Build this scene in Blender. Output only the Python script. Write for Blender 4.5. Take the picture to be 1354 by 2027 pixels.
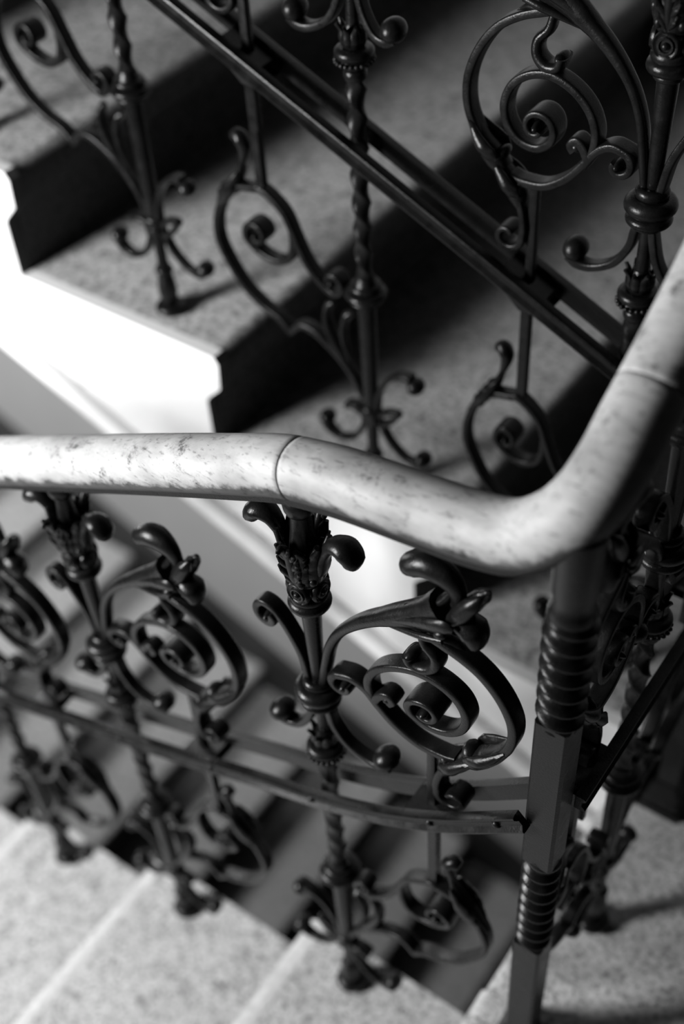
import bpy, bmesh, math, random
from mathutils import Matrix, Vector

random.seed(4)
for o in list(bpy.data.objects):
    bpy.data.objects.remove(o)
scene = bpy.context.scene
COL = scene.collection
U = 0.58                  # metres per survey unit
ZL = 2.73                 # the landing lies 2.73 units under the lens


def W(x, y, z):
    """survey units (origin at the lens) -> metres, landing floor at z = 0"""
    return Vector((x * U, y * U, (z + ZL) * U))


# ------------------------------------------------------------------ camera
F_PX = 2466.5
yaw, pitch, roll = (math.radians(a) for a in (128.519, 45.544, 4.409))
fwd = Vector((math.cos(pitch) * math.cos(yaw), math.cos(pitch) * math.sin(yaw), -math.sin(pitch)))
right = Vector((math.sin(yaw), -math.cos(yaw), 0))
down = fwd.cross(right)
r2 = math.cos(roll) * right + math.sin(roll) * down
d2 = -math.sin(roll) * right + math.cos(roll) * down
cam_d = bpy.data.cameras.new('camera')
cam = bpy.data.objects.new('camera', cam_d)
COL.objects.link(cam)
m = Matrix((r2, -d2, -fwd)).transposed().to_4x4()
m.translation = W(0, 0, 0)
cam.matrix_world = m
cam_d.sensor_fit = 'VERTICAL'
cam_d.sensor_height = 36.0
cam_d.sensor_width = 36.0 * 1354 / 2027
cam_d.lens = F_PX / 2027 * 36.0
cam_d.clip_start = 0.05
cam_d.dof.use_dof = True
cam_d.dof.focus_distance = 1.13
cam_d.dof.aperture_fstop = 2.1
scene.camera = cam

# ------------------------------------------------------------------ light
world = bpy.data.worlds.new('stairwell_air')
scene.world = world
world.use_nodes = True
bg = world.node_tree.nodes['Background']
bg.inputs['Color'].default_value = (1, 1, 1, 1)
bg.inputs['Strength'].default_value = 0.006


def area(name, loc, target, sx, sy, power):
    d = bpy.data.lights.new(name, 'AREA')
    d.shape = 'RECTANGLE'
    d.size, d.size_y, d.energy = sx, sy, power
    o = bpy.data.objects.new(name, d)
    COL.objects.link(o)
    o.location = loc
    o.rotation_euler = (target - loc).to_track_quat('-Z', 'Y').to_euler()
    return o


# tall stair window in the wall beside the lower flight, and the one a storey below at the half landing
area('stair_window_daylight', W(-3.2, -1.6, -0.6), W(-3.2, 1.1, -1.4), 0.6, 0.9, 122)
area('half_landing_window_daylight', W(-8.8, 2.2, -2.2), W(-5.0, 3.0, -7.0), 0.9, 1.2, 85)

scene.cycles.diffuse_bounces = 0

vs = scene.view_settings
vs.view_transform = 'Standard'
vs.look = 'None'
vs.exposure = 0.0
vs.gamma = 1.0
vs.use_curve_mapping = False


# ------------------------------------------------------------------ materials
def new_mat(name):
    mt = bpy.data.materials.new(name)
    mt.use_nodes = True
    nt = mt.node_tree
    return mt, nt, nt.nodes['Principled BSDF']


def grey(v):
    return (v, v, v, 1)


def noise(nt, scale, detail=4, rough=0.55, vec=None):
    n = nt.nodes.new('ShaderNodeTexNoise')
    n.inputs['Scale'].default_value = scale
    n.inputs['Detail'].default_value = detail
    n.inputs['Roughness'].default_value = rough
    if vec is not None:
        nt.links.new(vec, n.inputs['Vector'])
    return n


def ramp(nt, fac, stops):
    r = nt.nodes.new('ShaderNodeValToRGB')
    e = r.color_ramp.elements
    while len(e) < len(stops):
        e.new(0.5)
    for k, (p, v) in enumerate(stops):
        e[k].position = p
        e[k].color = grey(v)
    nt.links.new(fac, r.inputs['Fac'])
    return r


def mult(nt, a, b):
    mx = nt.nodes.new('ShaderNodeMix')
    mx.data_type = 'RGBA'
    mx.blend_type = 'MULTIPLY'
    mx.inputs['Factor'].default_value = 1.0
    nt.links.new(a, mx.inputs['A'])
    nt.links.new(b, mx.inputs['B'])
    return mx.outputs['Result']


def objcoord(nt, scale=(1, 1, 1), rot=(0, 0, 0), src='Object'):
    tc = nt.nodes.new('ShaderNodeTexCoord')
    mp = nt.nodes.new('ShaderNodeMapping')
    mp.inputs['Scale'].default_value = scale
    mp.inputs['Rotation'].default_value = rot
    nt.links.new(tc.outputs[src], mp.inputs['Vector'])
    return mp.outputs['Vector']


def bump(nt, bsdf, h, strength, dist=0.001):
    b = nt.nodes.new('ShaderNodeBump')
    b.inputs['Strength'].default_value = strength
    b.inputs['Distance'].default_value = dist
    nt.links.new(h, b.inputs['Height'])
    nt.links.new(b.outputs['Normal'], bsdf.inputs['Normal'])


def mat_iron():
    mt, nt, b = new_mat('black_painted_cast_iron')
    v = objcoord(nt)
    n1 = noise(nt, 60, 5, 0.6, v)
    c = ramp(nt, n1.outputs['Fac'], [(0.3, 0.004), (0.62, 0.007), (0.8, 0.016)])
    nt.links.new(c.outputs['Color'], b.inputs['Base Color'])
    rr = ramp(nt, n1.outputs['Fac'], [(0.25, 0.22), (0.75, 0.38)])
    nt.links.new(rr.outputs['Color'], b.inputs['Roughness'])
    b.inputs['Specular IOR Level'].default_value = 0.27
    n2 = noise(nt, 420, 4, 0.6, v)
    bump(nt, b, n2.outputs['Fac'], 0.35, 0.0008)
    return mt


def mat_wood():
    mt, nt, b = new_mat('worn_pale_wood')
    v = objcoord(nt, (7, 26, 26))
    g = noise(nt, 3.0, 8, 0.65, v)
    c1 = ramp(nt, g.outputs['Fac'], [(0.25, 0.33), (0.5, 0.45), (0.75, 0.53)])
    v2 = objcoord(nt)
    s = noise(nt, 34, 7, 0.72, v2)
    c2 = ramp(nt, s.outputs['Fac'], [(0.34, 0.2), (0.40, 0.8), (0.45, 1.0)])
    p = noise(nt, 11, 4, 0.55, v2)
    c3 = ramp(nt, p.outputs['Fac'], [(0.3, 0.62), (0.52, 1.0)])
    r = mult(nt, c1.outputs['Color'], c2.outputs['Color'])
    r = mult(nt, r, c3.outputs['Color'])
    h = noise(nt, 9.0, 5, 0.6, v)
    c5 = ramp(nt, h.outputs['Fac'], [(0.33, 0.55), (0.43, 1.0)])
    r = mult(nt, r, c5.outputs['Color'])
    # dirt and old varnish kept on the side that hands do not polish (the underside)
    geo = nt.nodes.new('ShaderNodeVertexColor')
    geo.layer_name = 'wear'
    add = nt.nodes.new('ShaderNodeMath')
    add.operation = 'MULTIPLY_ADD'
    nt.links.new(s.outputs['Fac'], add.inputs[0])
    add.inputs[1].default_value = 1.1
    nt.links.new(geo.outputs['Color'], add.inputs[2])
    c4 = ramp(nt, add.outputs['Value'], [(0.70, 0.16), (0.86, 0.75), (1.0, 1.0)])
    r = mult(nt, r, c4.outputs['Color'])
    nt.links.new(r, b.inputs['Base Color'])
    b.inputs['Roughness'].default_value = 0.55
    bump(nt, b, s.outputs['Fac'], 0.12, 0.001)
    return mt


def mat_stone(name, lo, hi, fine=140.0):
    mt, nt, b = new_mat(name)
    v = objcoord(nt)
    n1 = noise(nt, fine, 5, 0.7, v)
    c1 = ramp(nt, n1.outputs['Fac'], [(0.34, lo), (0.5, hi), (0.7, min(1, hi * 1.25))])
    n2 = noise(nt, 40, 6, 0.7, v)
    c2 = ramp(nt, n2.outputs['Fac'], [(0.32, 0.38), (0.46, 0.88), (0.58, 1.0)])
    nt.links.new(mult(nt, c1.outputs['Color'], c2.outputs['Color']), b.inputs['Base Color'])
    b.inputs['Roughness'].default_value = 0.62
    bump(nt, b, n1.outputs['Fac'], 0.3, 0.001)
    return mt


def mat_plain(name, v, rough=0.7, var=0.06, scale=6.0):
    mt, nt, b = new_mat(name)
    n = noise(nt, scale, 4, 0.55, objcoord(nt))
    c = ramp(nt, n.outputs['Fac'], [(0.3, v * (1 - var)), (0.7, v)])
    nt.links.new(c.outputs['Color'], b.inputs['Base Color'])
    b.inputs['Roughness'].default_value = rough
    return mt


IRON = mat_iron()
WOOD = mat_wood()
STONE = mat_stone('speckled_worn_stone', 0.10, 0.53)
NOSE = mat_plain('rubbed_pale_stone', 0.60, 0.55, 0.3, 70.0)
WHITE = mat_plain('white_painted_plaster', 0.86, 0.6, 0.05)
WALL = mat_plain('pale_wall_paint', 0.5, 0.8)
SKIRT = mat_plain('dark_skirting_paint', 0.025, 0.6)
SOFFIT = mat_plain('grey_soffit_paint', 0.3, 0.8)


# ------------------------------------------------------------------ mesh helpers
class MB:
    def __init__(self):
        self.v, self.f = [], []

    def add(self, verts, faces):
        k = len(self.v)
        self.v += [tuple(p) for p in verts]
        self.f += [tuple(i + k for i in f) for f in faces]

    def mesh(self, name, mat, smooth=True, angle=40, fn=None):
        me = bpy.data.meshes.new(name)
        v = [fn(p) for p in self.v] if fn else self.v
        me.from_pydata(v, [], self.f)
        bm = bmesh.new()
        bm.from_mesh(me)
        bmesh.ops.recalc_face_normals(bm, faces=bm.faces)
        for f in bm.faces:
            f.smooth = smooth
        if smooth:
            lim = math.radians(angle)
            for e in bm.edges:
                if len(e.link_faces) == 2 and e.calc_face_angle(0) > lim:
                    e.smooth = False
        bm.to_mesh(me)
        bm.free()
        me.materials.append(mat)
        return me


def link(name, me, parent=None, loc=(0, 0, 0), rz=0.0, label=None):
    o = bpy.data.objects.new(name, me)
    COL.objects.link(o)
    o.parent = parent
    o.location = loc
    o.rotation_euler = (0, 0, rz)
    if label:
        o['label'] = label
    return o


def thing(name, label, cat, loc=(0, 0, 0), kind=None, group=None):
    o = bpy.data.objects.new(name, None)
    COL.objects.link(o)
    o.location = loc
    o['label'] = label
    o['category'] = cat
    if kind:
        o['kind'] = kind
    if group:
        o['group'] = group
    return o


def catmull(pts, step):
    P = [Vector(p) for p in pts]
    if len(P) == 2:
        n = max(2, int((P[1] - P[0]).length / step))
        return [P[0].lerp(P[1], i / n) for i in range(n + 1)]
    P = [2 * P[0] - P[1]] + P + [2 * P[-1] - P[-2]]
    out = []
    for i in range(1, len(P) - 2):
        a, b, c, d = P[i - 1:i + 3]
        n = max(2, int(math.ceil((c - b).length / step)))
        for k in range(n):
            t = k / n
            out.append(0.5 * ((2 * b) + (c - a) * t + (2 * a - 5 * b + 4 * c - d) * t * t + (3 * b - a - 3 * c + d) * t ** 3))
    out.append(P[-2].copy())
    return out


def lerp_list(vals, t):
    """piecewise linear lookup of [(t, v), ...] or a number"""
    if not isinstance(vals, (list, tuple)):
        return vals
    for (t0, v0), (t1, v1) in zip(vals, vals[1:]):
        if t <= t1:
            k = 0 if t1 == t0 else max(0, (t - t0) / (t1 - t0))
            return v0 + (v1 - v0) * k
    return vals[-1][1]


def rrect(n=16, e=3.6):
    out = []
    for k in range(n):
        a = 2 * math.pi * (k + 0.5) / n
        c, s = math.cos(a), math.sin(a)
        out.append((math.copysign(abs(c) ** (2 / e), c), math.copysign(abs(s) ** (2 / e), s)))
    return out


SEC = rrect(20, 5.5)
SECR = rrect(16, 2.0)


def skin(mb, rings, cap=True):
    n = len(rings[0])
    v = [p for r in rings for p in r]
    f = []
    for i in range(len(rings) - 1):
        for k in range(n):
            f.append((i * n + k, i * n + (k + 1) % n, (i + 1) * n + (k + 1) % n, (i + 1) * n + k))
    if cap:
        f.append(tuple(range(n)))
        f.append(tuple((len(rings) - 1) * n + k for k in range(n)))
    mb.add(v, f)


def bar(mb, pts, t=4.5, d=9.0, step=3.0, sec=SEC, d0=0.0, ridge=None):
    """sweep a flat bar along a curve in the (s, h) plane; t half thickness in the plane, d half depth across it (mm)"""
    P = catmull([(p[0], p[1], p[2] if len(p) > 2 else d0) for p in pts], step)
    L = [0.0]
    for a, b in zip(P, P[1:]):
        L.append(L[-1] + (b - a).length)
    rings = []
    for i, p in enumerate(P):
        a, b = P[max(0, i - 1)], P[min(len(P) - 1, i + 1)]
        T = Vector((b[0] - a[0], b[1] - a[1]))
        T.normalize()
        N = Vector((-T.y, T.x))
        u = L[i] / L[-1]
        ht, hd = lerp_list(t, u), lerp_list(d, u)
        ring = []
        for q, (ca, cb) in enumerate(sec):
            k = 1.0
            if ridge:
                k = 1 + ridge * math.cos(q * math.pi)
            ring.append((p[0] + N.x * ca * ht * k, p[2] + cb * hd * k, p[1] + N.y * ca * ht * k))
        rings.append(ring)
    skin(mb, rings)


def spiral(cx, cy, r0, r1, a0, a1, n=18):
    return [(cx + (r0 + (r1 - r0) * k / n) * math.cos(math.radians(a0 + (a1 - a0) * k / n)),
             cy + (r0 + (r1 - r0) * k / n) * math.sin(math.radians(a0 + (a1 - a0) * k / n))) for k in range(n + 1)]


def ball(mb, s, h, d, rs, rh, rd, rot=0.0, n=14, m_=9):
    """ellipsoid; rot turns it in the (s, h) plane"""
    rings = []
    c, sn = math.cos(math.radians(rot)), math.sin(math.radians(rot))
    for i in range(1, m_):
        a = math.pi * i / m_
        ring = []
        for k in range(n):
            b = 2 * math.pi * k / n
            x, y, z = rs * math.sin(a) * math.cos(b), rd * math.sin(a) * math.sin(b), rh * math.cos(a)
            ring.append((s + x * c - z * sn, d + y, h + x * sn + z * c))
        rings.append(ring)
    nn = len(rings)
    v = [p for r in rings for p in r]
    top = (s - rh * -sn * -1, d, h + rh * c)
    bot = (s + rh * -sn * -1, d, h - rh * c)
    f = []
    for i in range(nn - 1):
        for k in range(n):
            f.append((i * n + k, i * n + (k + 1) % n, (i + 1) * n + (k + 1) % n, (i + 1) * n + k))
    v += [top, bot]
    for k in range(n):
        f.append((len(v) - 2, k, (k + 1) % n))
        f.append((len(v) - 1, (nn - 1) * n + (k + 1) % n, (nn - 1) * n + k))
    mb.add(v, f)


def lathe(mb, prof, n=28, cx=0.0, cy=0.0, fn=None):
    """prof: (r, h) from top to bottom; fn(theta, h, r) may modulate the radius"""
    rings = []
    for r, h in prof:
        rings.append([(cx + (fn(2 * math.pi * k / n, h, r) if fn else r) * math.cos(2 * math.pi * k / n),
                       cy + (fn(2 * math.pi * k / n, h, r) if fn else r) * math.sin(2 * math.pi * k / n), h) for k in range(n)])
    skin(mb, rings)


def tori(items):
    """stack rounded mouldings: (h_centre, half_height, r_edge, r_neck) -> lathe profile from top down"""
    prof = []
    for hc, hh, re, rn in items:
        for k in range(9):
            a = math.pi * k / 8
            prof.append((rn + (re - rn) * math.sin(a) ** 0.8, hc + hh * math.cos(a)))
    return prof


def box(mb, x0, x1, y0, y1, z0, z1):
    v = [(x, y, z) for x in (x0, x1) for y in (y0, y1) for z in (z0, z1)]
    mb.add(v, [(0, 1, 3, 2), (4, 6, 7, 5), (0, 4, 5, 1), (2, 3, 7, 6), (0, 2, 6, 4), (1, 5, 7, 3)])


def tube(mb, pts, r, step, sec, closed=True):
    """sweep a section [(side, up)] along a 3D curve, side kept level"""
    P = catmull(pts, step) if step else [Vector(p) for p in pts]
    rings = []
    for i, p in enumerate(P):
        T = (P[min(len(P) - 1, i + 1)] - P[max(0, i - 1)]).normalized()
        side = Vector((0, 0, 1)).cross(T)
        side.normalize()
        up = T.cross(side)
        rings.append([p + side * a * r + up * b * r for a, b in sec])
    skin(mb, rings)
    return P


MM = 0.001


def mm(fn=None):
    if fn:
        return lambda p: tuple(c * MM for c in fn(p))
    return lambda p: (p[0] * MM, p[1] * MM, p[2] * MM)


def leaf3(mb, path, w, t, side, n=10, ruffle=0.0, camber=0.0, step=2.5):
    """acanthus leaf: a lens section swept along a 3D path; side = sideways vector"""
    P = catmull(path, step)
    L = len(P) - 1
    rings = []
    side = Vector(side).normalized()
    for i, p in enumerate(P):
        T = (P[min(L, i + 1)] - P[max(0, i - 1)]).normalized()
        S = (side - T * side.dot(T)).normalized()
        N = T.cross(S)
        u = i / L
        ww, tt = lerp_list(w, u), lerp_list(t, u)
        ww *= 1 + ruffle * abs(math.sin(u * math.pi * 4))
        ring = []
        for k in range(n):
            a = 2 * math.pi * k / n
            ca, sa = math.cos(a), math.sin(a)
            rib = 1 + 0.25 * (abs(ca) < 0.2)
            ring.append(p + S * ww * ca + N * (tt * sa * rib + camber * ww * (ca * ca)))
        rings.append(ring)
    skin(mb, rings)


# ------------------------------------------------------------------ the stone stairs and walls
Y_NE, Y_FE = 1.08, 1.63            # well edges of the two flights
Y_NW, Y_FW = -1.34, 4.05           # their wall sides


def step_block(name, parent, xn, xb, zt, rise, y0, y1, face, r=0.02, worn=False):
    """one stone step: nose at xn, back at xb, top zt (survey units); face = +1 when the riser looks to +x"""
    a = W(xn, 0, zt)
    nx, bx, z = xn * U, xb * U, a.z
    th = 0.054
    prof = []
    for k in range(6):                      # rounded nose
        an = math.pi / 2 * k / 5
        prof.append((nx - face * (r - r * math.sin(an)), z - (r - r * math.cos(an))))
    prof += [(nx - face * 0.004, z - th), (nx - face * 0.022, z - th - 0.012), (nx - face * 0.03, z - th - 0.03),
             (nx - face * 0.033, z - rise * U - 0.03), (bx, z - rise * U - 0.03), (bx, z), (nx - face * (r + 0.004), z)]
    mb = MB()
    ya, yb = y0 * U, y1 * U
    n = len(prof)
    v = [(x, ya, zz) for x, zz in prof] + [(x, yb, zz) for x, zz in prof]
    f = [tuple(range(n)), tuple(range(n, 2 * n))] + [(k, (k + 1) % n, n + (k + 1) % n, n + k) for k in range(n)]
    mb.add(v, f)
    me = mb.mesh(name, STONE, True, 30)
    if worn:                                # the nose is rubbed smooth and pale by feet
        me.materials.append(NOSE)
        for p in me.polygons:
            c = p.center
            if abs(c.x - nx) < r + 0.002 and c.z > z - r and abs(p.normal.y) < 0.5:
                p.material_index = 1
    return link(name, me, parent)


def structure_empty(name, label, cat):
    return thing(name, label, cat, kind='structure')


NEAR_RISE, NEAR_GO = 0.27, 0.587
near_flight = structure_empty('stair_flight', 'brightly lit speckled stone steps going down in front of the stairwell', 'stairs')
for k in range(9):
    xb = (-0.53 if k == 0 else -1.07 - NEAR_GO * (k - 1)) + 0.03
    step_block('step', near_flight, -1.07 - NEAR_GO * k, xb, -3.0 - NEAR_RISE * k, NEAR_RISE, Y_NW, Y_NE, -1, 0.03, True)

FAR_RISE, FAR_GO = 0.3065, 0.592
far_flight = structure_empty('stair_flight', 'shadowed speckled stone steps climbing above the white string', 'stairs')
for k in range(-2, 3):
    xn = -1.632 + FAR_GO * k
    step_block('step', far_flight, xn, xn - FAR_GO - 0.055, -1.80 - FAR_RISE * k, FAR_RISE, Y_FE + 0.035, Y_FW, 1)

# landing slab with a rounded edge along the flights and the well
landing = structure_empty('floor', 'speckled stone landing at the turn of the stairs', 'floor')
mb = MB()
prof = []
for k in range(6):
    an = math.pi / 2 * k / 5
    prof.append((-0.545 * U + 0.018 - 0.018 * math.sin(an), -(0.018 - 0.018 * math.cos(an))))
prof += [(-0.545 * U + 0.003, -0.054), (-0.545 * U + 0.024, -0.075), (-0.545 * U + 0.026, -0.20), (1.3, -0.20), (1.3, 0)]
n = len(prof)


def slab(y0, y1, dx):
    m2 = MB()
    v = [(x + (dx if x < 1 else 0), y0 * U, z) for x, z in prof] + [(x + (dx if x < 1 else 0), y1 * U, z) for x, z in prof]
    m2.add(v, [tuple(range(n)), tuple(range(n, 2 * n))] + [(k, (k + 1) % n, n + (k + 1) % n, n + k) for k in range(n)])
    return m2.mesh('landing_slab', STONE, True, 30)


link('landing_slab', slab(Y_NW, 1.06, -0.004), landing)
link('landing_slab', slab(1.062, Y_FW, 0.0), landing)

# white outer string of the far flight: its upper edge follows the steps, mouldings run along the foot
string = structure_empty('trim_1', 'white painted stair string following the stepped edge of the upper flight', 'stair string')


def zb(x):
    return -1.985 - (x + 2.42) * 0.4325       # lower edge of the plain face


top = []
for k in range(-2, 3):
    xn, zt = -1.632 + FAR_GO * k, -1.80 - FAR_RISE * k
    top += [(xn - FAR_GO - 0.055 if k > -2 else -3.1, zt), (xn - 0.012, zt), (xn, zt - 0.02), (xn - 0.006, zt - 0.095),
            (xn - 0.045, zt - 0.135), (xn - 0.055, zt - 0.15)]
top.append((-0.50, -2.715))
x_end = -0.50
mb = MB()
strip = [(x, z) for x, z in top]
for (xa, za), (xb_, zb_) in zip(strip, strip[1:]):
    pass
poly = strip + [(x_end, zb(x_end)), (-3.1, zb(-3.1))]
np_ = len(poly)
yo, yi = Y_FE * U, (Y_FE + 0.034) * U
v = [(x * U, yo, (z + ZL) * U) for x, z in poly] + [(x * U, yi, (z + ZL) * U) for x, z in poly]
mb.add(v, [tuple(range(np_)), tuple(range(np_, 2 * np_))] + [(k, (k + 1) % np_, np_ + (k + 1) % np_, np_ + k) for k in range(np_)])
me = mb.mesh('string_face', WHITE, False)
bm = bmesh.new()
bm.from_mesh(me)
bmesh.ops.triangulate(bm, faces=[f for f in bm.faces if len(f.verts) > 4])
bm.to_mesh(me)
bm.free()
link('string_face', me, string)


def along_string(name, prof2, mat):
    """prof2: (y offset in m, drop under the face edge in m)"""
    m2 = MB()
    v = []
    for x in (-3.1, x_end):
        for dy, dz in prof2:
            v.append((x * U, Y_FE * U + dy, (zb(x) + ZL) * U + dz))
    q = len(prof2)
    m2.add(v, [tuple(range(q)), tuple(range(q, 2 * q))] + [(k, (k + 1) % q, q + (k + 1) % q, q + k) for k in range(q)])
    return link(name, m2.mesh(name, mat, True, 50), string)


along_string('cove_moulding', [(0.035, 0.0), (0.004, 0.0), (0.012, -0.012), (0.02, -0.03), (0.022, -0.046), (0.035, -0.046)], WHITE)
along_string('bead_moulding', [(0.035, -0.046), (0.008, -0.046), (0.0, -0.052), (-0.003, -0.064), (0.0, -0.078), (0.008, -0.086), (0.035, -0.086)], WHITE)
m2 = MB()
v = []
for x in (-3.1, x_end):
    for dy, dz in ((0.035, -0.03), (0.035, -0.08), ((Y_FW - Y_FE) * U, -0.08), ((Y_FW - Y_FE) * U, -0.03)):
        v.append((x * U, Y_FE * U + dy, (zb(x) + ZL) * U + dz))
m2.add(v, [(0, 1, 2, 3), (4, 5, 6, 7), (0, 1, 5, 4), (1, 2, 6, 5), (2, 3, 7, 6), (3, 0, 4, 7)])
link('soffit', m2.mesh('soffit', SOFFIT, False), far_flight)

# flight one storey down, seen through the well, and the wall beyond it
low_flight = structure_empty('stair_flight', 'blurred grey stone steps of the storey below seen down the well', 'stairs')
LOW_RISE, LOW_GO = 0.262, 0.59
for k in range(-4, 8):
    xn = -5.218 + LOW_GO * k
    step_block('step', low_flight, xn, xn - LOW_GO - 0.055, -6.791 - LOW_RISE * k, LOW_RISE, Y_FE, Y_FW, 1)
mb = MB()
box(mb, -9.5 * U, 2.6 * U, Y_FW * U, (Y_FW + 0.2) * U, (-10.5 + ZL) * U, (2.5 + ZL) * U)
wall = link('wall_back', mb.mesh('wall_back', WALL, False))
wall['kind'] = 'structure'
wall['label'] = 'pale plaster wall beyond the far side of the stairs'
wall['category'] = 'wall'
mb = MB()
v = []
for x in (-8.0, -0.6):
    zn = -6.791 - (x + 5.218) * LOW_RISE / LOW_GO
    for dy, dz in ((0.002, -0.30), (0.002, 0.30), (-0.03, 0.28), (-0.03, -0.30)):
        v.append((x * U, Y_FW * U + dy, (zn + dz + ZL) * U))
mb.add(v, [(0, 1, 2, 3), (4, 5, 6, 7), (0, 1, 5, 4), (1, 2, 6, 5), (2, 3, 7, 6), (3, 0, 4, 7)])
sk = link('baseboard_back', mb.mesh('baseboard_back', SKIRT, False))
sk['kind'] = 'structure'
sk['label'] = 'dark sloping skirting along the wall of the steps below'
sk['category'] = 'skirting'


# ------------------------------------------------------------------ cast iron parts (mm, origin at the upper collar of a baluster)
def shaft_mesh(low, base, name):
    """turned core of the post without its collars"""
    mb = MB()
    lathe(mb, [(9, 288), (9, 262), (11, 240), (14, 215), (15.5, 195), (14, 180), (11, 165), (10.5, 150), (10, 120), (8.5, 70), (7, 30),
               (6.5, -20), (7, -75), (7, -100), (7, -140), (7, -low + 20), (11, -low + 6), (11.5, -low - 20), (11, -low - 90), (10, -low - 176)] +
          tori([(-low - 186, 7, 14, 9), (-low - 200, 6, 12, 8)]) + [(8, -low - 210), (7.5, -low - 250), (9, -low - 260)] +
          tori([(-low - 266, 5, 13, 9)]) + [(10, -low - 274), (13, -low - 288), (13.5, -low - 300), (11, -base + 18)] +
          tori([(-base + 9, 8, 22, 10)]), 20)
    return mb.mesh(name, IRON, True, 55, mm())


def twist_mesh(low, name):
    mb = MB()
    n, rows = 30, 90
    z0, z1 = -128, -low + 8
    rings = []
    for i in range(rows + 1):
        h = z0 + (z1 - z0) * i / rows
        ring = []
        for k in range(n):
            th = 2 * math.pi * k / n
            ph = 2 * (th + 2 * math.pi * h / 68.0)
            r = 9.2 + 3.0 * (1 - abs(math.sin(ph / 2)) ** 0.7 * 1.3)
            ring.append((r * math.cos(th), r * math.sin(th), h))
        rings.append(ring)
    skin(mb, rings)
    return mb.mesh(name, IRON, True, 60, mm())


def collar_mesh():
    mb = MB()
    lathe(mb, [(9, 22)] + tori([(17, 6, 17, 11), (4, 9, 26, 15), (-11, 6, 23, 15), (-19, 3, 16, 9)]), 32)
    return mb.mesh('collar', IRON, True, 60, mm())


def low_collar_mesh(low):
    mb = MB()
    lathe(mb, [(11, 22), (13, 16), (15, 12)] + tori([(8, 5, 20, 13), (-2, 6, 26, 16), (-11, 4, 21, 12)]), 32, 0, 0)
    return mb.mesh('lower_collar', IRON, True, 60, lambda p: (p[0] * MM, p[1] * MM, (p[2] - low) * MM))


def bead_collar_mesh():
    mb = MB()
    lathe(mb, [(8, -70), (12, -78), (13, -88), (11, -95)] + tori([(-100, 6, 21.5, 14), (-109, 4, 18, 13)]) + [(13, -116)] +
          tori([(-124, 6, 13, 10)]) + [(9, -134)], 28)
    for k in range(8):                            # small pointed leaves round the bud
        a = k * math.pi / 4
        leaf3(mb, [(7 * math.cos(a), 7 * math.sin(a), -96), (13 * math.cos(a), 13 * math.sin(a), -86),
                   (13 * math.cos(a), 13 * math.sin(a), -76), (17 * math.cos(a), 17 * math.sin(a), -68)],
              [(0, 5), (0.6, 5), (1, 1.5)], 2.0, (-math.sin(a), math.cos(a), 0), n=8)
    return mb.mesh('beaded_collar', IRON, True, 55, mm())


def beads_mesh():
    mb = MB()
    for k in range(22):
        a = 2 * math.pi * k / 22
        ball(mb, 20.2 * math.cos(a), -108.5, 20.2 * math.sin(a), 2.7, 2.7, 2.7, 0, 8, 6)
    return mb.mesh('bead_ring', IRON, True, 80, mm())


def capital_mesh():
    """spiral-faced block and ring under the leafy head"""
    mb = MB()
    lathe(mb, [(14, 182)] + tori([(178, 4, 17, 13)]) + [(15.5, 172), (16, 166), (15, 160)] +
          tori([(153, 6, 19, 14), (143, 7, 21.5, 14), (133, 4, 14, 10)]) + [(10, 128)], 30)
    for k in range(4):                            # four rosettes
        a = k * math.pi / 2 - math.pi / 4 * 0
        mb2 = MB()
        lathe(mb2, [(13, 0), (13, 3), (11.5, 4.5), (10, 3), (8.5, 3), (7.5, 5), (6, 5), (5, 3.2), (3.6, 3.2), (3, 6), (1.2, 7.2)], 20)
        c, s = math.cos(a), math.sin(a)
        # turn the disc so that its axis points outwards
        vv = [((13.5 + z) * c - x * s, (13.5 + z) * s + x * c, 166 + y) for x, y, z in mb2.v]
        mb.add(vv, mb2.f)
    return mb.mesh('rosette_block', IRON, True, 50, mm())


def leaf_head_mesh():
    """leaf cup: lumpy acanthus body"""
    mb = MB()
    rnd = random.Random(2)
    for k in range(8):
        a = k * math.pi / 4 + math.pi / 8
        c, s = math.cos(a), math.sin(a)
        leaf3(mb, [(12 * c, 12 * s, 176), (18 * c, 18 * s, 192), (18.5 * c, 18.5 * s, 208), (20 * c, 20 * s, 222), (25 * c, 25 * s, 236)],
              [(0, 7), (0.5, 8), (0.85, 6), (1, 2)], [(0, 4), (0.7, 4.5), (1, 3)], (-s, c, 0), n=10, ruffle=0.25)
        for q in range(4):
            hh = 186 + q * 13 + rnd.uniform(-3, 3)
            aa = a + rnd.uniform(-0.35, 0.35)
            rr = 18 + rnd.uniform(-1, 3)
            ball(mb, rr * math.cos(aa), hh, rr * math.sin(aa), 4.2, 5.2, 4.2, 0, 8, 6)
    return mb.mesh('leaf_cup', IRON, True, 60, mm())


def curled_leaf_mesh():
    """one large leaf of the capital curling outwards along +s, with a thick rolled tip"""
    mb = MB()
    leaf3(mb, [(11, 0, 182), (20, 0, 198), (23, 0, 216), (27, 0, 228), (35, 0, 239), (46, 0, 242), (55, 0, 235), (57, 0, 224)],
          [(0, 8), (0.3, 10), (0.5, 8), (0.62, 10), (0.8, 14), (0.93, 12.5), (1, 7)],
          [(0, 4), (0.4, 5), (0.6, 6.5), (0.8, 10), (0.93, 9), (1, 5)], (0, 1, 0), n=14)
    return mb.mesh('curled_leaf', IRON, True, 70, mm())


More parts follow.
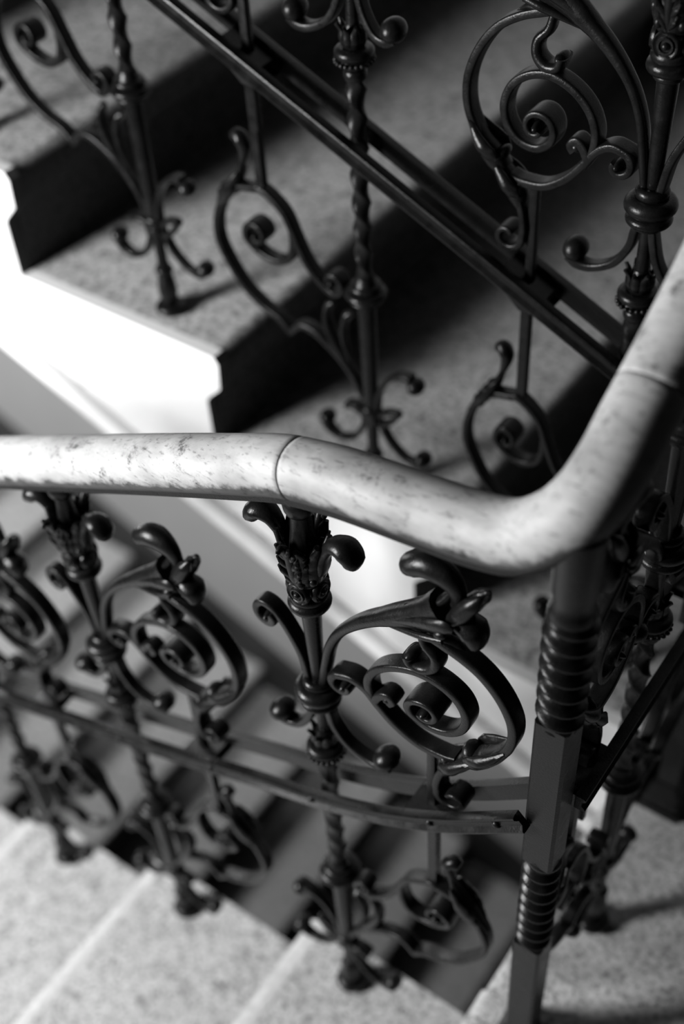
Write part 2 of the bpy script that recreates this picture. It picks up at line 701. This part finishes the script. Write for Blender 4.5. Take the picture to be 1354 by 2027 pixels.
def clinging_leaf_mesh():
    """leaf of the capital that hugs the cup, its tip only nodding outwards"""
    mb = MB()
    leaf3(mb, [(12, 0, 178), (18, 0, 192), (20, 0, 208), (22, 0, 222), (27, 0, 236), (32, 0, 243), (36, 0, 240)],
          [(0, 4), (0.3, 5.5), (0.6, 5), (0.9, 4.5), (1, 2)], [(0, 3.5), (0.5, 4.5), (0.8, 4), (1, 2.5)], (0, 1, 0), n=12)
    for q, (r_, h_, w_) in enumerate(((17, 186, 7), (20, 198, 9.5), (21, 211, 9), (22, 223, 7), (26, 233, 5))):
        for sd in (-1, 1):                        # ragged side lobes with pierced eyes between them
            leaf3(mb, [(r_ - 2, sd * 1, h_ - 5), (r_ + 1, sd * w_ * 0.6, h_), (r_ + 2, sd * w_, h_ + 5), (r_ + 4, sd * (w_ + 2), h_ + 10)],
                  [(0, 2.5), (0.5, 3.6), (1, 1.5)], [(0, 2.5), (0.6, 3.2), (1, 1.4)], (0.3, -sd * 0.6, 0.7), n=8)
    return mb.mesh('clinging_leaf', IRON, True, 70, mm())


def top_ball_mesh():
    mb = MB()
    lathe(mb, [(8, 252)] + tori([(274, 14, 15.5, 6)]) + [(12, 292), (12, 306)], 24)
    return mb.mesh('top_ball', IRON, True, 60, mm())


def side_scroll(pts, tip, rb, name, d=7.5, t=4.0, volute=None, fn=None):
    mb = MB()
    bar(mb, pts, [(0, t), (0.7, t), (1, t + 1.0)], [(0, d), (0.75, d), (1, d + 2.5)])
    if tip:
        ball(mb, tip[0], tip[1], 0, rb, rb, rb * 1.25, 0, 18, 11)
    if volute:
        ball(mb, volute[0], volute[1], 0, 5, 5, d + 5, 0, 14, 9)
    return mb.mesh(name, IRON, True, 60, mm(fn))


def near_warp(p):
    return (p[0] * 1.12, p[1], p[2] + 0.17 * p[0])


def far_warp(p):
    return p


def low_near_warp(low):
    return lambda p: (p[0] * 0.92, p[1], p[2] - low + 0.13 * p[0])


def low_far_warp(low):
    return lambda p: (p[0], p[1], p[2] - low)


def upper_panel_parts(fn):
    """big scroll between two posts above the middle rail; returns [(name, mesh)] with the main ring first"""
    out = []
    mb = MB()                                       # outer ring from under the trumpet to the tail
    bar(mb, [(104, 172), (122, 166), (147, 157), (171, 141), (190, 115), (201, 83), (199, 51), (184, 23), (165, 1), (149, -16), (136, -38), (131, -60)]
        + spiral(148, -76, 17, 6, 165, 500, 16), [(0, 5), (0.1, 4.6), (0.6, 4.6), (0.75, 4.2), (0.9, 4), (1, 3)], [(0, 7), (0.1, 9.5), (0.7, 9.5), (0.8, 11), (1, 12)])
    out.append(('scroll_panel', mb.mesh('scroll_panel', IRON, True, 60, mm(fn))))
    mb = MB()                                       # arm rising from the collar into the trumpet
    bar(mb, [(5, 0), (8, 24), (13, 54), (20, 88), (34, 118), (58, 146), (86, 168), (108, 182), (124, 192), (138, 203)],
        [(0, 4.5), (0.5, 5.5), (0.7, 8), (0.85, 14), (0.95, 20), (1, 24)], [(0, 8), (0.5, 8.5), (0.8, 11), (1, 15)], sec=rrect(16, 2.6))
    out.append(('stem', mb.mesh('stem', IRON, True, 60, mm(fn))))
    mb = MB()                                       # thorny lips of the trumpet and its ribs
    leaf3(mb, [(100, 0, 190), (122, 0, 206), (134, 0, 217), (140, 0, 230), (140, 0, 240)], [(0, 5), (0.6, 8), (1, 2)], [(0, 4), (0.7, 5), (1, 1.5)], (0, 1, 0))
    leaf3(mb, [(84, 0, 158), (108, 0, 166), (128, 0, 168), (143, 0, 165), (152, 0, 158)], [(0, 5), (0.6, 10), (1, 3)], [(0, 3), (0.7, 5), (1, 2)], (0, 1, 0))
    for sd in (-1, 1):
        leaf3(mb, [(80, sd * 7, 166), (104, sd * 10, 180), (124, sd * 14, 192), (140, sd * 17, 200), (150, sd * 16, 200)],
              [(0, 3), (0.6, 7), (0.9, 8), (1, 3)], [(0, 2), (0.7, 4), (1, 2)], (-0.4, 0, 1))
        leaf3(mb, [(86, sd * 6, 160), (108, sd * 11, 168), (126, sd * 14, 174), (140, sd * 15, 178)],
              [(0, 2), (0.7, 4), (1, 3)], [(0, 2), (0.7, 3.5), (1, 2)], (-0.4, 0, 1))
        ball(mb, 138, 186, sd * 15, 6, 5, 4, 20, 10, 7)
    out.append(('trumpet_leaf', mb.mesh('trumpet_leaf', IRON, True, 60, mm(fn))))
    mb = MB()                                       # bud in the mouth of the trumpet
    for d_, s_, h_ in ((-7, 158, 218), (7, 160, 218)):
        leaf3(mb, [(s_ - 16, d_ * 0.7, h_ - 22), (s_ - 8, d_, h_ - 8), (s_ - 1, d_, h_ + 5), (s_ + 6, d_ * 0.8, h_ + 17), (s_ + 9, d_ * 0.5, h_ + 22)],
              [(0, 6), (0.4, 8), (0.75, 7), (1, 2)], [(0, 6), (0.4, 9), (0.75, 7.5), (1, 2)], (0, 1, 0), n=14)
    leaf3(mb, [(136, 0, 196), (150, 0, 196), (160, 0, 190), (164, 0, 178), (160, 0, 168)], [(0, 10), (0.5, 15), (0.8, 12), (1, 4)],
          [(0, 8), (0.5, 11), (0.8, 7), (1, 3)], (0, 1, 0), n=14)
    out.append(('bud', mb.mesh('bud', IRON, True, 70, mm(fn))))
    mb = MB()                                       # club-shaped leaf curling up from the trumpet
    bar(mb, [(144, 214), (146, 224), (142, 238), (132, 249), (119, 253), (107, 247), (102, 236)],
        [(0, 5), (0.25, 8), (0.5, 12), (0.7, 13.5), (0.87, 12), (0.96, 8), (1, 3)], [(0, 5), (0.3, 8), (0.6, 13), (0.85, 13), (0.96, 9), (1, 4)], sec=SECR)
    out.append(('club_leaf', mb.mesh('club_leaf', IRON, True, 70, mm(fn))))
    mb = MB()                                       # hook holding the inner spiral to the trumpet
    bar(mb, [(114, 166), (118, 150), (128, 138), (128, 124), (118, 115), (106, 117), (102, 127)],
        [(0, 4), (0.3, 5), (0.7, 6), (1, 5)], [(0, 7), (0.5, 10), (1, 12)], sec=rrect(16, 2.6))
    ball(mb, 104, 125, 0, 6, 6, 12)
    out.append(('hook', mb.mesh('hook', IRON, True, 60, mm(fn))))
    mb = MB()                                       # inner spiral with barrel volute
    bar(mb, [(70, 26), (63, 40), (61, 63), (70, 84), (88, 100), (111, 108), (133, 104), (151, 90), (159, 69), (155, 48), (141, 34), (122, 31), (108, 40)]
        + spiral(121, 55, 18.5, 5.5, 200, -150, 18), [(0, 4), (0.1, 4.6), (0.75, 4.6), (1, 3)], [(0, 9), (0.1, 9.5), (0.72, 10), (0.85, 14), (1, 15)])
    ball(mb, 121, 55, 0, 5.5, 5.5, 19, 0, 14, 9)
    out.append(('inner_spiral', mb.mesh('inner_spiral', IRON, True, 60, mm(fn))))
    mb = MB()                                       # lower arc from the leaves back to the volute by the collar
    bar(mb, [(150, -8), (137, -11), (111, -8), (88, 7), (71, 27), (58, 45), (43, 54), (28, 51)] + spiral(34, 38, 15, 5, 110, 380, 14)[1:],
        [(0, 5), (0.2, 4.6), (0.8, 4.6), (1, 3)], [(0, 9), (0.6, 9.5), (0.8, 11), (1, 12)])
    ball(mb, 35, 37, 0, 5, 5, 15, 0, 14, 9)
    out.append(('lower_arc', mb.mesh('lower_arc', IRON, True, 60, mm(fn))))
    mb = MB()                                       # small curl where the spiral leaves the arc
    bar(mb, [(66, 32), (72, 44), (80, 50), (86, 44), (82, 38)], [(0, 5), (0.6, 5), (1, 4)], 9.5)
    ball(mb, 80, 43, 0, 6.5, 6.5, 10.5)
    out.append(('curl', mb.mesh('curl', IRON, True, 60, mm(fn))))
    mb = MB()                                       # acanthus leaves wrapped round the foot of the ring
    bar(mb, [(196, 40), (185, 22), (170, 6), (158, -4)], [(0, 5), (0.4, 8), (0.8, 12), (1, 7)], [(0, 10), (0.6, 14), (1, 12)], sec=rrect(16, 2.2))
    bar(mb, [(170, 6), (156, -10), (144, -25), (137, -40)], [(0, 5), (0.4, 9), (0.8, 11), (1, 5)], [(0, 10), (0.5, 14), (1, 10)], sec=rrect(16, 2.2))
    for sd in (-1, 1):                              # folded leaf edges standing proud on both faces
        leaf3(mb, [(196, sd * 8, 42), (184, sd * 13, 27), (172, sd * 15, 17), (162, sd * 13, 12)], [(0, 2), (0.5, 7), (0.85, 8), (1, 3)], [(0, 2), (0.6, 5), (1, 2.5)], (-0.7, 0, 0.7), n=12)
        leaf3(mb, [(168, sd * 9, 6), (156, sd * 13, -6), (146, sd * 14, -17), (136, sd * 11, -24)], [(0, 2), (0.5, 7), (0.85, 8), (1, 3)], [(0, 2), (0.6, 5), (1, 2.5)], (-0.7, 0, 0.7), n=12)
    ball(mb, 164, 10, 0, 13, 7, 13, 130, 14, 9)
    ball(mb, 141, -18, 0, 12, 7, 12, 130, 14, 9)
    out.append(('ring_leaf', mb.mesh('ring_leaf', IRON, True, 60, mm(fn))))
    mb = MB()
    bar(mb, [(123, -8), (123, -226)], 5.0, 5.0, 20, sec=rrect(12, 6))
    out.append(('stub_bar', mb.mesh('stub_bar', IRON, True, 40, mm(lambda p: (fn((123, 0, 0))[0] + p[0] - 123, p[1], p[2] + 0.17 * 123 * (fn is near_warp))))))
    return out


def lower_panel_parts(fn, top):
    """scroll below the middle rail, origin shifted to the lower collar by fn; top = height of the rail over that collar"""
    out = []
    mb = MB()                                       # S curve from the stub to the volute by the collar
    bar(mb, [(158, 95), (150, 97), (134, 90), (114, 73), (101, 45), (87, 16), (68, -6), (50, -17)] + spiral(46, 0, 17, 6, 275, -20, 16)[1:],
        [(0, 4.5), (0.8, 4.5), (1, 3)], [(0, 9), (0.7, 9), (1, 12)])
    ball(mb, 46, 0, 0, 5.5, 5.5, 15)
    out.append(('scroll_panel', mb.mesh('scroll_panel', IRON, True, 60, mm(fn))))
    mb = MB()                                       # long loop returning to the foot of the post
    bar(mb, [(156, 95), (187, 88), (208, 71), (226, 36), (229, 2), (216, -29), (194, -60), (166, -80), (139, -91), (122, -106)],
        4.5, 9)
    bar(mb, [(124, -107), (112, -94), (101, -88), (81, -91), (57, -106), (38, -123), (22, -144), (10, -170)], [(0, 4.5), (0.5, 5), (1, 4)], [(0, 9), (1, 7)])
    out.append(('loop', mb.mesh('loop', IRON, True, 60, mm(fn))))
    mb = MB()                                       # finial leaf standing on the loop
    bar(mb, [(228, 44), (214, 64), (198, 84), (184, 104), (174, 132), (171, 148), (177, 157), (187, 156)],
        [(0, 3), (0.3, 8), (0.5, 7), (0.65, 4), (0.85, 9), (0.95, 9), (1, 5)], [(0, 4), (0.3, 11), (0.55, 8), (0.7, 5), (0.9, 11), (1, 6)], sec=SECR)
    for sd in (-1, 1):
        leaf3(mb, [(222, sd * 6, 52), (206, sd * 11, 74), (192, sd * 12, 94), (180, sd * 9, 112)], [(0, 2), (0.5, 8), (1, 2)], [(0, 2), (0.5, 4), (1, 2)], (0.6, 0, 0.8), ruffle=0.4)
    out.append(('finial_leaf', mb.mesh('finial_leaf', IRON, True, 60, mm(fn))))
    mb = MB()                                       # inner volute hanging from the S curve
    bar(mb, [(104, 50), (105, 30), (114, 9), (135, 0), (160, 5), (177, 20)] + spiral(160, 31, 19, 6, -25, 320, 20)[1:],
        [(0, 4.5), (0.6, 4.5), (1, 3)], [(0, 9), (0.5, 9.5), (0.7, 13), (1, 14)])
    ball(mb, 160, 31, 0, 5.5, 5.5, 18)
    out.append(('inner_volute', mb.mesh('inner_volute', IRON, True, 60, mm(fn))))
    mb = MB()                                       # leaves on the foot of the loop beside the post
    leaf3(mb, [(16, 0, -152), (36, 0, -122), (54, 0, -92), (63, 0, -66), (60, 0, -44), (52, 0, -36)], [(0, 4), (0.5, 10), (0.85, 9), (1, 4)], [(0, 4), (0.5, 7), (1, 4)], (0, 1, 0), n=12)
    leaf3(mb, [(30, 0, -118), (38, 0, -86), (36, 0, -60), (28, 0, -44), (22, 0, -46)], [(0, 4), (0.5, 8), (0.85, 8), (1, 4)], [(0, 3), (0.5, 5), (1, 5)], (0, 1, 0), n=12)
    out.append(('foot_leaf', mb.mesh('foot_leaf', IRON, True, 60, mm(fn))))
    return out


def foot_scroll_meshes(low):
    """C scrolls tied to the knot near the foot of a post"""
    z = lambda p: (p[0], p[1], p[2] - low)
    up = side_scroll([(-6, -200), (-9, -186), (-14, -154), (-28, -126), (-48, -110), (-64, -108)], (-70, -118), 11, 'scroll_arm', 6.5, 3.6, fn=z)
    dn = side_scroll([(-6, -196), (-17, -208), (-29, -228), (-50, -246), (-68, -249), (-80, -244)], (-80, -237), 11, 'scroll_arm', 6.5, 3.6, fn=z)
    dl = side_scroll([(6, -196), (14, -222), (28, -246), (50, -258), (66, -254), (76, -244)], (74, -234), 11, 'scroll_arm', 6.5, 3.6, fn=z)
    mb = MB()
    bar(mb, [(-8, -196), (-26, -180), (-44, -176)], 4, 6, 4)
    bar(mb, [(-44, -177), (-30, -196), (-14, -207)], 4, 6, 4)
    bar(mb, [(6, -196), (24, -190), (38, -194)], 4, 9, 4)
    box(mb, -10, 10, -11, 11, -206, -190)
    return up, dn, dl, mb.mesh('knot', IRON, True, 40, mm(z))


def arm_meshes(fn, tag_):
    a = side_scroll([(5, -12), (11, -26), (15, -47), (29, -71), (51, -84), (68, -85), (78, -78)], (73, -70), 13, 'ball_scroll', 7.5, 4.2, fn=fn)
    b = side_scroll([(-5, -12), (-9, -34), (-16, -58), (-28, -76), (-42, -80), (-54, -74)], (-50, -67), 13, 'ball_scroll', 7.5, 4.2, fn=fn)
    c = side_scroll([(-5, 2), (-10, 26), (-16, 56), (-30, 86), (-44, 104), (-56, 108)] + spiral(-53, 92, 16, 6, 105, 400, 14)[1:], None, 0,
                    'curl_arm', 8, 4.2, volute=(-52, 91))
    return a, b, c


COLLAR, BEADC, BEADS, ROSETTE, LEAFCUP, CLEAF, TBALL = (collar_mesh(), bead_collar_mesh(), beads_mesh(), capital_mesh(),
                                                        leaf_head_mesh(), curled_leaf_mesh(), top_ball_mesh())
DLEAF = clinging_leaf_mesh()
KITS = {}


def kit(key, low, base, ufn, lfn):
    KITS[key] = dict(low=low, base=base, shaft=shaft_mesh(low, base, 'baluster'), twist=twist_mesh(low, 'twisted_bar'),
                     lowc=low_collar_mesh(low), arms=arm_meshes(ufn, key), foot=foot_scroll_meshes(low),
                     upper=upper_panel_parts(ufn), lower=lower_panel_parts(lfn(low), low - 212))


kit('near', 373, 697, near_warp, low_near_warp)
kit('far', 400, 737, far_warp, low_far_warp)
kit('return', 380, 735, far_warp, low_far_warp)


def baluster(parent, key, loc, rz):
    K = KITS[key]
    p = link('baluster', K['shaft'], parent, loc, rz)
    link('rosette_block', ROSETTE, p)
    link('leaf_cup', LEAFCUP, p)
    for k in range(2):
        link('curled_leaf', CLEAF, p, (0, 0, 0), k * math.pi)
        link('clinging_leaf', DLEAF, p, (0, 0, 0), (k + 0.5) * math.pi)
    link('top_ball', TBALL, p)
    link('collar', COLLAR, p)
    link('beaded_collar', BEADC, p)
    link('bead_ring', BEADS, p)
    link('twisted_bar', K['twist'], p)
    link('lower_collar', K['lowc'], p)
    for a, nm in zip(K['arms'], ('ball_scroll', 'ball_scroll', 'curl_arm')):
        link(nm, a, p)
    for a, nm in zip(K['foot'], ('scroll_arm', 'scroll_arm', 'scroll_arm', 'knot')):
        link(nm, a, p)
    return p


def panels(parent, key, loc, rz, upper=1.0, lower=1.0, lift=0.0):
    for which, scale in (('upper', upper), ('lower', lower)):
        parts = KITS[key][which]
        root = link('scroll_panel', parts[0][1], parent, loc if which == 'upper' else Vector(loc) + Vector((0, 0, lift)), rz)
        root.scale = (scale, 1, 1)
        for nm, me in parts[1:]:
            link(nm, me, root)


# middle rails: two moulded flat bars side by side with the posts passing between them
RAIL_SEC = [(4, 10), (-4, 10), (-7, 9), (-7.5, 7), (-5.5, 4.5), (-3.5, 3), (-3.5, -3), (-6, -5.5), (-8, -7.5), (-7.5, -9.5), (-4, -10), (4, -10)]


def mid_rail(parent, pts, axis='x', flip=1):
    """pts: list of 3D points of the rail's centre line (m)"""
    for sgn in (-1, 1):
        m2 = MB()
        P = catmull(pts, 0.02)
        rings = []
        for i, p in enumerate(P):
            T = (P[min(len(P) - 1, i + 1)] - P[max(0, i - 1)]).normalized()
            side = Vector((0, 1, 0)) if axis == 'x' else Vector((1, 0, 0))
            up = T.cross(side)
            if up.z < 0:
                up = -up
            rings.append([p + side * sgn * (0.021 + -a * MM) + up * b * MM for a, b in [(q[0], q[1]) for q in RAIL_SEC]])
        skin(m2, rings)
        link('middle_rail', m2.mesh('middle_rail', IRON, True, 25), parent)


def rail_bits(parent, spots, axis='x'):
    """cross plates, drop bars and pointed blocks under the rail: spots = (point on the rail, length of the drop bar, slope)"""
    for p, drop, sl in spots:
        m2 = MB()
        w = 0.022
        if axis == 'x':
            v = [(dx, dy, dx * sl + dz) for dx in (-0.026, 0.026) for dy in (-w, w) for dz in (-0.004, 0.003)]
        else:
            v = [(dx, dy, dy * sl + dz) for dx in (-w, w) for dy in (-0.026, 0.026) for dz in (-0.004, 0.003)]
        m2.add(v, [(0, 1, 3, 2), (4, 6, 7, 5), (0, 4, 5, 1), (2, 3, 7, 6), (0, 2, 6, 4), (1, 5, 7, 3)])
        pl = link('cross_plate', m2.mesh('cross_plate', IRON, False), parent, p)
        m2 = MB()
        h = 0.02
        if axis == 'x':
            top = [(-0.03, -h, -0.03 * sl - 0.012), (0.03, -h, 0.03 * sl - 0.012), (0.03, h, 0.03 * sl - 0.012), (-0.03, h, -0.03 * sl - 0.012)]
        else:
            top = [(-h, -0.03, -0.012), (h, -0.03, -0.012), (h, 0.03, -0.012), (-h, 0.03, -0.012)]
        m2.add(top + [(-0.007, -0.007, -0.038), (0.007, -0.007, -0.038), (0.007, 0.007, -0.038), (-0.007, 0.007, -0.038)],
               [(0, 1, 2, 3), (4, 5, 6, 7), (0, 1, 5, 4), (1, 2, 6, 5), (2, 3, 7, 6), (3, 0, 4, 7)])
        link('drop_block', m2.mesh('drop_block', IRON, False), parent, p)
        m2 = MB()
        box(m2, -0.0052, 0.0052, -0.0052, 0.0052, -drop, -0.03)
        link('drop_bar', m2.mesh('drop_bar', IRON, False), parent, p)


# ------------------------------------------------------------------ near railing
near = thing('stair_railing', 'black cast iron railing with scrolls on the bright descending steps', 'railing', W(-0.877, 1, -3.0))
near.location = (0, 0, 0)
NEAR_POSTS = [(-0.877, -1.798), (-1.463, -2.071), (-2.01, -2.33)]
for x, z in NEAR_POSTS:
    baluster(near, 'near', W(x, 1, z), 0)
    panels(near, 'near', W(x, 1, z), 0)
NR = [(-2.9, -2.967), (-1.931, -2.564), (-1.532, -2.398), (-1.252, -2.279), (-1.052, -2.185), (-0.882, -2.113), (-0.726, -2.027), (-0.587, -1.923), (-0.447, -1.789)]
mid_rail(near, [W(x, 1.0, z) for x, z in NR])


def rail_z(x):
    for (xa, za), (xb2, zb2) in zip(NR, NR[1:]):
        if xa <= x <= xb2:
            return za + (zb2 - za) * (x - xa) / (xb2 - xa)


spots = []
for x, z in NEAR_POSTS:
    xs = x + 0.139 / U
    zr = rail_z(xs)
    low_z = z + (-373 + 110) * MM / U
    spots.append((W(xs, 1, zr), (zr - low_z) * U, 0.45))
rail_bits(near, spots)

m2 = MB()
ball(m2, 0, 0, 0, 0.0042, 0.0042, 0.0035, 0, 10, 7)
RIVET = m2.mesh('rivet', IRON, True, 80)
for xr in (-1.46, -1.17, -0.893, -0.62, -0.49):
    link('rivet', RIVET, near, W(xr, 1, rail_z(xr)) + Vector((0, -0.0255, 0)))

# ------------------------------------------------------------------ far railing
far = thing('stair_railing', 'shadowed black iron railing climbing the upper flight behind the handrail', 'railing')
for k in range(4):
    x = -0.673 - 0.588 * k
    zlow = (-1.83, -1.526, -1.223, -0.92)[k]
    loc = W(x, 1.72, zlow + 400 * MM / U)
    baluster(far, 'far', loc, math.pi)
    if k < 3:
        panels(far, 'far', loc, math.pi, (1.0, 1.17, 1.17)[k], (0.85, 0.98, 1.0)[k], (0.012, 0, 0)[k])
FR = [(-2.6, -0.545), (-1.648, -1.001), (-1.245, -1.192), (-0.915, -1.349), (-0.678, -1.462), (-0.44, -1.58)]
mid_rail(far, [W(x, 1.72, z) for x, z in FR])
spots = []
for k in range(3):
    x = -0.673 - 0.588 * k - (0.124, 0.146, 0.152)[k] / U
    zr = -1.462 - (x + 0.678) * 0.476
    zl = (-1.83, -1.526, -1.223)[k] + (107, 97, 97)[k] * MM / U
    spots.append((W(x, 1.72, zr), (zr - zl) * U, -0.476))
rail_bits(far, spots)

# ------------------------------------------------------------------ return railing across the end of the well
ret = thing('stair_railing', 'black iron railing seen edge-on across the end of the stairwell', 'railing')
loc = W(-0.42, 1.33, -1.46)
baluster(ret, 'return', loc, math.pi / 2)
panels(ret, 'return', loc, math.pi / 2, 0.95, 0.95)
panels(ret, 'return', W(-0.42, 1.33, -1.62), -math.pi / 2, 0.86, 0.8)
mid_rail(ret, [W(-0.42, y, -1.77) for y in (1.03, 1.2, 1.4, 1.69)], 'y')
rail_bits(ret, [(W(-0.42, 1.33 + 0.145 / U, -1.77), 0.16, 0), (W(-0.42, 1.33 - 0.131 / U, -1.77), 0.16, 0)], 'y')


# ------------------------------------------------------------------ newel posts
def newel(label, x, y, ztop):
    t = thing('newel_post', label, 'post', W(x, y, -ZL))
    H = (ztop + ZL) * U
    q = lambda zu: (zu + ZL) * U
    a = 0.0165

    def sq(name, z0, z1, half=a, ch=0.003, shape=None):
        m2 = MB()
        rings = []
        rows = [(z0, 1.0), (z1, 1.0)] if shape is None else shape
        for z, s in rows:
            h, c = half * s, ch
            rings.append([(h, -h + c, z), (h, h - c, z), (h - c, h, z), (-h + c, h, z), (-h, h - c, z), (-h, -h + c, z), (-h + c, -h, z), (h - c, -h, z)])
        skin(m2, rings)
        return link(name, m2.mesh(name, IRON, True, 35), t)

    def screw(name, z0, z1, turns, r0, r1, amp):
        m2 = MB()
        rows, nn = 150, 28
        rings = []
        for i in range(rows + 1):
            u = i / rows
            z = z0 + (z1 - z0) * u
            rr = r0 + (r1 - r0) * u
            fade = min(1, u * 14, (1 - u) * 14)
            ring = []
            for k in range(nn):
                th = 2 * math.pi * k / nn
                ph = (u * turns + k / nn) % 1.0
                ridge = (math.sin(math.pi * ph) ** 1.6) if ph < 0.5 else math.sin(math.pi * ph) ** 4
                r = rr + amp * fade * (ridge - 0.5)
                ring.append((r * math.cos(th), r * math.sin(th), z))
            rings.append(ring)
        skin(m2, rings)
        return link(name, m2.mesh(name, IRON, True, 70), t)

    z1, z2, z3, z4 = q(-1.285), q(-1.535), q(-1.915), q(-2.24)
    sq('base_block', 0.0, 0.06, 0.026, 0.004, [(0.0, 1.25), (0.012, 1.25), (0.014, 1.1), (0.026, 1.12), (0.034, 0.95), (0.044, 0.95), (0.058, 0.7)])
    sq('square_shaft', 0.05, z4 + 0.006)
    screw('screw_turned_shaft', z4, z3, 9, 0.0168, 0.0168, 0.0062)
    sq('square_shaft', z3 - 0.004, z2 + 0.006)
    screw('screw_turned_shaft', z2, z1, 7, 0.0175, 0.019, 0.008)
    m2 = MB()
    lathe(m2, [(0.019, H), (0.019, z1 + 0.03), (0.0165, z1 + 0.018), (0.0175, z1 + 0.008), (0.02, z1 + 0.002), (0.017, z1 - 0.006)], 20)
    link('head', m2.mesh('head', IRON, True, 50), t)
    return t


newel('black iron newel post with screw-turned sections at the near corner', -0.42, 1.0, -1.13)
newel('dark iron newel post standing on the landing behind the edge-on railing', -0.42, 1.72, -0.80)

# ------------------------------------------------------------------ the wooden handrail
HR = [(-3.0, 1, -2.286), (-2.3, 1, -1.944), (-1.631, 1, -1.618), (-1.191, 1, -1.401), (-0.985, 1, -1.302), (-0.90, 1, -1.263), (-0.83, 1, -1.243), (-0.771, 1, -1.231),
      (-0.644, 1, -1.216), (-0.560, 1, -1.204), (-0.50, 1.0, -1.182), (-0.452, 1.002, -1.135), (-0.426, 1.022, -1.098), (-0.416, 1.06, -1.066),
      (-0.415, 1.11, -1.034), (-0.415, 1.187, -0.993), (-0.415, 1.267, -0.944), (-0.42, 1.42, -0.86), (-0.42, 1.60, -0.765), (-0.435, 1.69, -0.71), (-0.50, 1.72, -0.66),
      (-0.673, 1.72, -0.59), (-1.3, 1.72, -0.28), (-2.5, 1.72, 0.34)]
hand = thing('handrail', 'worn pale wooden handrail bending round the corner of the stairwell', 'handrail')
PATH = catmull([W(*p) for p in HR], 0.006)
joints = []


def nearest(pt):
    return min(range(len(PATH)), key=lambda i: (PATH[i] - pt).length)


cuts = [0, nearest(W(-0.868, 1, -1.254)), nearest(W(-0.415, 1.152, -1.010)), nearest(W(-0.55, 1.72, -0.64)), len(PATH) - 1]
HSEC = []
for k in range(28):
    a = 2 * math.pi * k / 28
    c, s = math.cos(a), math.sin(a)
    HSEC.append((math.copysign(abs(c) ** 0.94, c) * 1.03, max(-0.93, math.copysign(abs(s) ** 0.94, s))))
R_H = 0.0272
for ia, ib in zip(cuts, cuts[1:]):
    m2 = MB()
    seg = PATH[ia:ib + 1]
    rings, wear = [], []
    n_s = len(seg)
    for i, p in enumerate(seg):
        g = ia + i
        T = (PATH[min(len(PATH) - 1, g + 1)] - PATH[max(0, g - 1)]).normalized()
        side = Vector((0, 0, 1)).cross(T).normalized()
        up = T.cross(side)
        rings.append([p + side * a * R_H + up * b * R_H for a, b in HSEC])
    # eased ends so that the joints read as fine grooves
    T0 = (seg[1] - seg[0]).normalized()
    T1 = (seg[-1] - seg[-2]).normalized()
    rings[0] = [seg[0] + T0 * 0.0008 + (p - seg[0]) * 0.965 for p in rings[0]]
    rings[-1] = [seg[-1] - T1 * 0.0008 + (p - seg[-1]) * 0.965 for p in rings[-1]]
    rings.insert(1, [seg[0] + T0 * 0.0022 + (p - seg[0]) / 0.965 - T0 * 0.0008 / 0.965 for p in rings[0]])
    rings.insert(-1, [seg[-1] - T1 * 0.0022 + (p - seg[-1]) / 0.965 + T1 * 0.0008 / 0.965 for p in rings[-1]])
    skin(m2, rings)
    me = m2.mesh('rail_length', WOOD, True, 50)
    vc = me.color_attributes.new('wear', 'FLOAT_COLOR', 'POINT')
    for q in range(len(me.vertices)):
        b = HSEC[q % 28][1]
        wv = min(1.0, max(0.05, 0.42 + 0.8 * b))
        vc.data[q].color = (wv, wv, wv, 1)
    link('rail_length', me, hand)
m2 = MB()
strip_p = [p - Vector((0, 0, 0.0285)) for p in PATH]
tube(m2, strip_p, 1.0, None, [(-0.016, -0.003), (0.016, -0.003), (0.016, 0.004), (-0.016, 0.004)])
link('core_strip', m2.mesh('core_strip', IRON, True, 40), hand, label='flat black iron strip under the wood')
